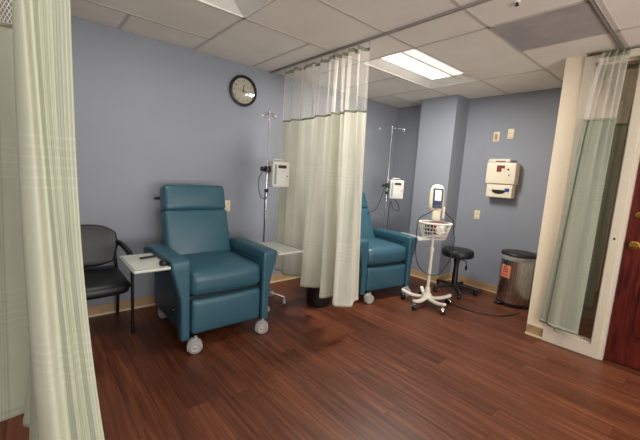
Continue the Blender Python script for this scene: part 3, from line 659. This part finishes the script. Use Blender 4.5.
# ------------------------------------------------------------------ vital signs monitor on a rolling stand
st = thing('monitor_stand', 'white rolling stand with wire basket and five-legged base in front of the second recliner', 'rolling stand', (3.30, 1.93, 0), math.radians(-49))
M().tube([(0, 0, .12), (0, 0, .20)], [.034, .024], 16).tube([(0, 0, .18), (0, 0, .62)], .017, 16).tube([(0, 0, .60), (0, 0, 1.06)], .013, 16).lathe([(.017, .59), (.022, .60), (.022, .64), (.013, .65)], 16).obj('pole', 'white', st)
hub = M().lathe([(0, .07), (.05, .072), (.058, .09), (.045, .125), (.03, .135), (0, .135)], 20).obj('hub', 'white', st)
tgt = [(3.21, 2.20), (3.045, 1.91), (3.215, 1.69), (3.55, 1.78), (3.49, 2.12)]
for (gx, gy) in tgt:
    dv = Matrix.Rotation(math.radians(49), 2) @ Vector((gx - 3.30, gy - 1.93)); a = math.atan2(dv.y, dv.x); R_ = .27; dx, dy = math.cos(a), math.sin(a)
    mt = Matrix.Rotation(a, 4, 'Z')
    def lf(p, mt=mt):
        q = Vector(p); k = (q.x - .04) / .24; q.z += .018 * math.sin(max(0, min(1, k)) * PI) * -1 + .02 * k; q.y *= 1.15 - .3 * k; return mt @ q
    lg = M().rbox(.03, .285, -.022, .022, .07, .10, r=.01, n=8, fn=lf).obj('leg', 'white', st)
    caster(dx * .262, dy * .262, .033, lg, 'black', 'chrome', yaw=a + .6, top=.092)
# wire basket
bk = M(); N_ = 28
def ring(r, z, rr): bk.tube([(r * math.cos(2 * PI * i / N_), r * .72 * math.sin(2 * PI * i / N_) - .03, z) for i in range(N_)], rr, 8, closed=True)
ring(.118, .75, .003); ring(.128, .79, .003); ring(.139, .83, .003); ring(.150, .87, .003)
for i in range(N_):
    a = 2 * PI * i / N_; bk.tube([(.118 * math.cos(a), .118 * .72 * math.sin(a) - .03, .75), (.165 * math.cos(a), .165 * .72 * math.sin(a) - .03, .91)], .0025, 6)
for i in range(-3, 4): bk.tube([(i * .03, -.03 - .08 * math.sqrt(max(0, 1 - (i * .03 / .118) ** 2)), .75), (i * .03, -.03 + .08 * math.sqrt(max(0, 1 - (i * .03 / .118) ** 2)), .75)], .0025, 6)
bo = bk.obj('basket', 'white', st)
bk = M(); ring(.168, .915, .011); bk.obj('basket_rim', 'white', bo)
def stp(x, y):
    v = Matrix.Rotation(math.radians(-49), 2) @ Vector((x, y)); return (3.30 + v.x, 1.93 + v.y)
mx, my = stp(0, -.015)
mo = thing('vital_signs_monitor', 'cream handheld-shaped vital signs monitor with lit screen on top of the rolling stand', 'monitor', (mx, my, 1.03), math.radians(-49))
def mf(p):
    q = Vector(p); k = (q.z - .14) / .14; q.x *= (1 - .12 * abs(k) ** 2.5) * (1.0 - .05 * k); q = Matrix.Translation((0, .02, 0)) @ Matrix.Rotation(math.radians(-8), 4, 'X') @ q; return q
hs = M().rbox(-.072, .072, -.05, .05, .0, .28, r=.04, n=7, fn=mf, bulge=(.004, .006, .01)).obj('housing', 'cream_dev', mo)
def pfm(p): q = Vector(p); return Matrix.Translation((0, .02, 0)) @ Matrix.Rotation(math.radians(-8), 4, 'X') @ q
fp = M().rbox(-.05, .05, -.062, -.046, .035, .245, r=.016, n=4, fn=pfm).obj('front_panel', 'dkblue', hs)
M().rbox(-.032, .032, -.065, -.06, .115, .225, r=.004, n=2, fn=pfm).obj('screen', 'screen', fp)
M().rbox(-.022, -.004, -.066, -.06, .07, .085, r=.003, n=1, fn=pfm).rbox(.004, .022, -.066, -.06, .07, .085, r=.003, n=1, fn=pfm).rbox(-.012, .012, -.066, -.06, .088, .1, r=.003, n=1, fn=pfm).obj('button', 'blue', fp)
M().rbox(-.04, .04, -.035, .035, -.09, .015, r=.012, n=2).obj('mount_cradle', 'cream_dev', hs)
M().rbox(.062, .084, -.03, .02, -.06, .06, r=.008, n=2).obj('thermometer_holder', 'white', hs)
cx1, cy1 = stp(.02, -.04)
cu = thing('blood_pressure_cuff', 'rolled dark maroon cuff lying in the wire basket', 'cuff', (cx1, cy1, .79), math.radians(-30))
M().lathe([(.022, -.07), (.045, -.068), (.05, 0), (.045, .068), (.022, .07), (.022, -.07)], 20, Matrix.Translation((0, 0, .09)) @ Matrix.Rotation(PI / 2, 4, 'Y')).obj('cuff_roll', 'maroon', cu)
M().tube(catmull([(-.07, 0, .09), (-.09, -.02, .06), (-.06, -.04, .03), (0, -.03, .015), (.05, 0, .02)], 5), .008, 8).obj('air_hose', 'black', cu)
cx1, cy1 = stp(.045, -.075)
ts = M().rbox(-.05, .05, -.028, .028, 0, .10, r=.02, n=7, fn=lambda p: Vector(p) + Vector((math.sin(p.z * 90) * .006, math.cos(p.x * 110) * .006, math.sin(p.x * 80 + p.y * 60) * .008))).obj('tissue_pack', 'tissue', loc=(cx1, cy1, .80)); ts.rotation_euler = (0, 0, -.8)
tag(ts, 'crumpled white disposable wraps at the front of the wire basket', 'wraps')
cx1, cy1 = stp(-.07, -.055)
tk = M().rbox(-.03, .03, -.03, .03, 0, .125, r=.012, n=3).obj('sensor_pouch', 'dkblue', loc=(cx1, cy1, .775)); tag(tk, 'dark blue pouch at the left side of the wire basket', 'pouch')
def sp(x, y, z): a, b = stp(x, y); return (a, b, z)
cord('sensor_cable', 'long black cable looping from the vital signs monitor below the basket', 'cable', [sp(-.03, -.06, 1.13), sp(.02, -.13, 1.115), sp(-.10, -.13, 1.02), sp(-.18, -.10, .95), sp(-.19, -.09, .80), sp(-.18, -.08, .60), sp(-.14, -.07, .46), sp(-.05, -.07, .37), sp(.08, -.06, .37), sp(.18, -.04, .52), sp(.215, -.02, .72), sp(.20, 0, .84), sp(.185, .02, .95), sp(.10, .03, 1.03), sp(.06, .01, 1.10)], .0045)
cord('floor_cord', 'black cord lying across the wood floor from the rolling stand to the steel bin', 'cord', [(3.52, 1.84, .02), (3.55, 1.72, .006), (3.545, 1.60, .006), (3.58, 1.45, .006), (3.68, 1.31, .006), (3.82, 1.25, .006), (3.93, 1.21, .02), (4.0, 1.13, .15), (4.08, 1.08, .28), (4.2, 1.06, .36)], .005)

# ------------------------------------------------------------------ stool
so_ = thing('rolling_stool', 'round black rolling stool between the monitor stand and the steel bin', 'stool', (3.995, 1.985, 0))
M().lathe([(0, .455), (.165, .455), (.182, .465), (.187, .495), (.184, .525), (.172, .542), (.10, .549), (0, .55)], 40).obj('seat', 'blackv', so_)
M().lathe([(.036, .08), (.034, .25), (.030, .255), (.030, .38), (.036, .38), (.036, .44), (.09, .455), (0, .455)], 20).obj('gas_column', 'blackm', so_)
M().tube([(.03, 0, .415), (.10, -.05, .40), (.125, -.06, .385), (.13, -.065, .33)], .006, 8).lathe([(0, 0), (.012, .005), (.016, .04), (.008, .06), (0, .062)], 12, Matrix.Translation((.13, -.065, .275))).obj('height_lever', 'black', so_)
sh = M().lathe([(0, .07), (.04, .07), (.045, .10), (.03, .125), (0, .125)], 20).obj('hub', 'blackm', so_)
for k in range(5):
    a = math.radians(-150 + 72 * k + 12); mt = Matrix.Rotation(a, 4, 'Z')
    def lf(p, mt=mt): q = Vector(p); k_ = (q.x - .03) / .24; q.z -= .022 * k_ ** 2; q.y *= 1.1 - .35 * k_; return mt @ q
    lg = M().rbox(.025, .27, -.022, .022, .075, .105, r=.008, n=5, fn=lf).obj('leg', 'black', so_)
    caster(math.cos(a) * .25, math.sin(a) * .25, .027, lg, 'black', 'black', yaw=a + 1, top=.07)

# ------------------------------------------------------------------ steel step bin
cn = thing('step_bin', 'round stainless steel step bin with black lid against the right wall', 'trash can', (4.245, 1.385, 0), -PI / 2)
def half(w_, d, z0, z1, m_, sc=1.0, n=28, cap=True):
    """D-shaped prism: flat at +y (wall side), round to -y"""
    P = []
    for i in range(n + 1):
        a = PI + PI * i / n; P.append((w_ * math.cos(a) * sc, -.02 + d * math.sin(a) * sc))
    P += [(w_ * sc, .13 * sc), (w_ * .9 * sc, .15 * sc), (-w_ * .9 * sc, .15 * sc), (-w_ * sc, .13 * sc)]; k = len(P)
    m_.add([(x, y, z0) for x, y in P] + [(x, y, z1) for x, y in P], [(i, (i + 1) % k, k + (i + 1) % k, k + i) for i in range(k)] + ([tuple(reversed(range(k))), tuple(range(k, 2 * k))] if cap else []))
    return m_
M().lathe([(.172, .03), (.175, .04), (.175, .545)], 56).obj('body', 'steel', cn); M().lathe([(.0, 0), (.176, 0), (.178, .006), (.178, .04), (.0, .041)], 48).obj('plinth', 'black', cn)
M().lathe([(.176, .525), (.180, .528), (.179, .535), (.183, .545), (.181, .572), (.0, .573)], 48, cap=False).obj('liner', 'bag', cn)
ld = M().lathe([(0, .574), (.180, .574), (.184, .578), (.184, .596), (.176, .606), (.15, .612), (0, .614)], 56); ld.obj('lid', 'black', cn)
M().rbox(-.13, -.06, -.205, -.11, .012, .032, r=.006, n=2).obj('pedal', 'black', cn)
# biohazard label: curved onto the body, with the three-ring symbol
def onbody(a, z, off=.0015):      # a: angle measured along the round front
    return (math.cos(a) * (.175 + off), math.sin(a) * (.175 + off), z)
la0, la1, lz0, lz1 = math.radians(227), math.radians(267), .325, .465
V = []; F = []
for i in range(9):
    for z in (lz0, lz1): V.append(onbody(la0 + (la1 - la0) * i / 8, z))
F = [(2 * i, 2 * i + 2, 2 * i + 3, 2 * i + 1) for i in range(8)]
lab = M().add(V, F).obj('biohazard_label', 'orange', cn)
sy = M(); ac, zc = (la0 + la1) / 2, .415
def onl(u, v): return onbody(ac + u / .185, zc + v, .003)
for k in range(3):
    th = PI / 2 + k * 2 * PI / 3; ox, oz = .019 * math.cos(th), .019 * math.sin(th)
    sy.tube([onl(ox + .018 * math.cos(th + b), oz + .018 * math.sin(th + b)) for b in [(-2.5 + 5.0 * i / 14) for i in range(15)]], .0035, 6)
sy.tube([onl(.008 * math.cos(2 * PI * i / 12), .008 * math.sin(2 * PI * i / 12)) for i in range(12)], .0016, 6, closed=True)
for i in range(9): sy.tube([onl(-.04 + i * .01, -.052), onl(-.04 + i * .01, -.068)], .002, 5)
sy.tube([onl(-.042, -.06), onl(.042, -.06)], .0022, 5)
sy.obj('biohazard_symbol', 'redk', lab)
M().lathe([(0, 0), (.009, 0), (.008, .004), (0, .005)], 12, Matrix.Translation((.095, -.147, .42)) @ Matrix.Rotation(.57, 4, 'Z') @ RY).obj('round_badge', 'chrome', cn)

# ------------------------------------------------------------------ black wastebasket behind the middle curtain
wb = thing('wastebasket', 'small black wastebasket half hidden under the hem of the middle curtain', 'wastebasket', (2.29, 2.59, 0))
M().lathe([(0, 0), (.115, 0), (.12, .01), (.14, .30), (.146, .30), (.146, .312), (.137, .312), (.115, .02), (0, .018)], 32).obj('bin_body', 'black', wb)

# countable repeats share a group
GROUPS = {'medical_recliner': 'teal recliners in the two bays', 'iv_pole': 'chrome IV poles behind the recliners', 'infusion_pump': 'infusion pumps on the IV poles', 'privacy_curtain': 'privacy curtains on ceiling rails',
          'ceiling_light': 'recessed ceiling lights', 'curtain_rail': 'curtain rails on the ceiling', 'wall_outlet': 'cream wall outlets'}
for o in COL.objects:
    if o.parent is None and o.name.split('.')[0] in GROUPS: o['group'] = GROUPS[o.name.split('.')[0]]
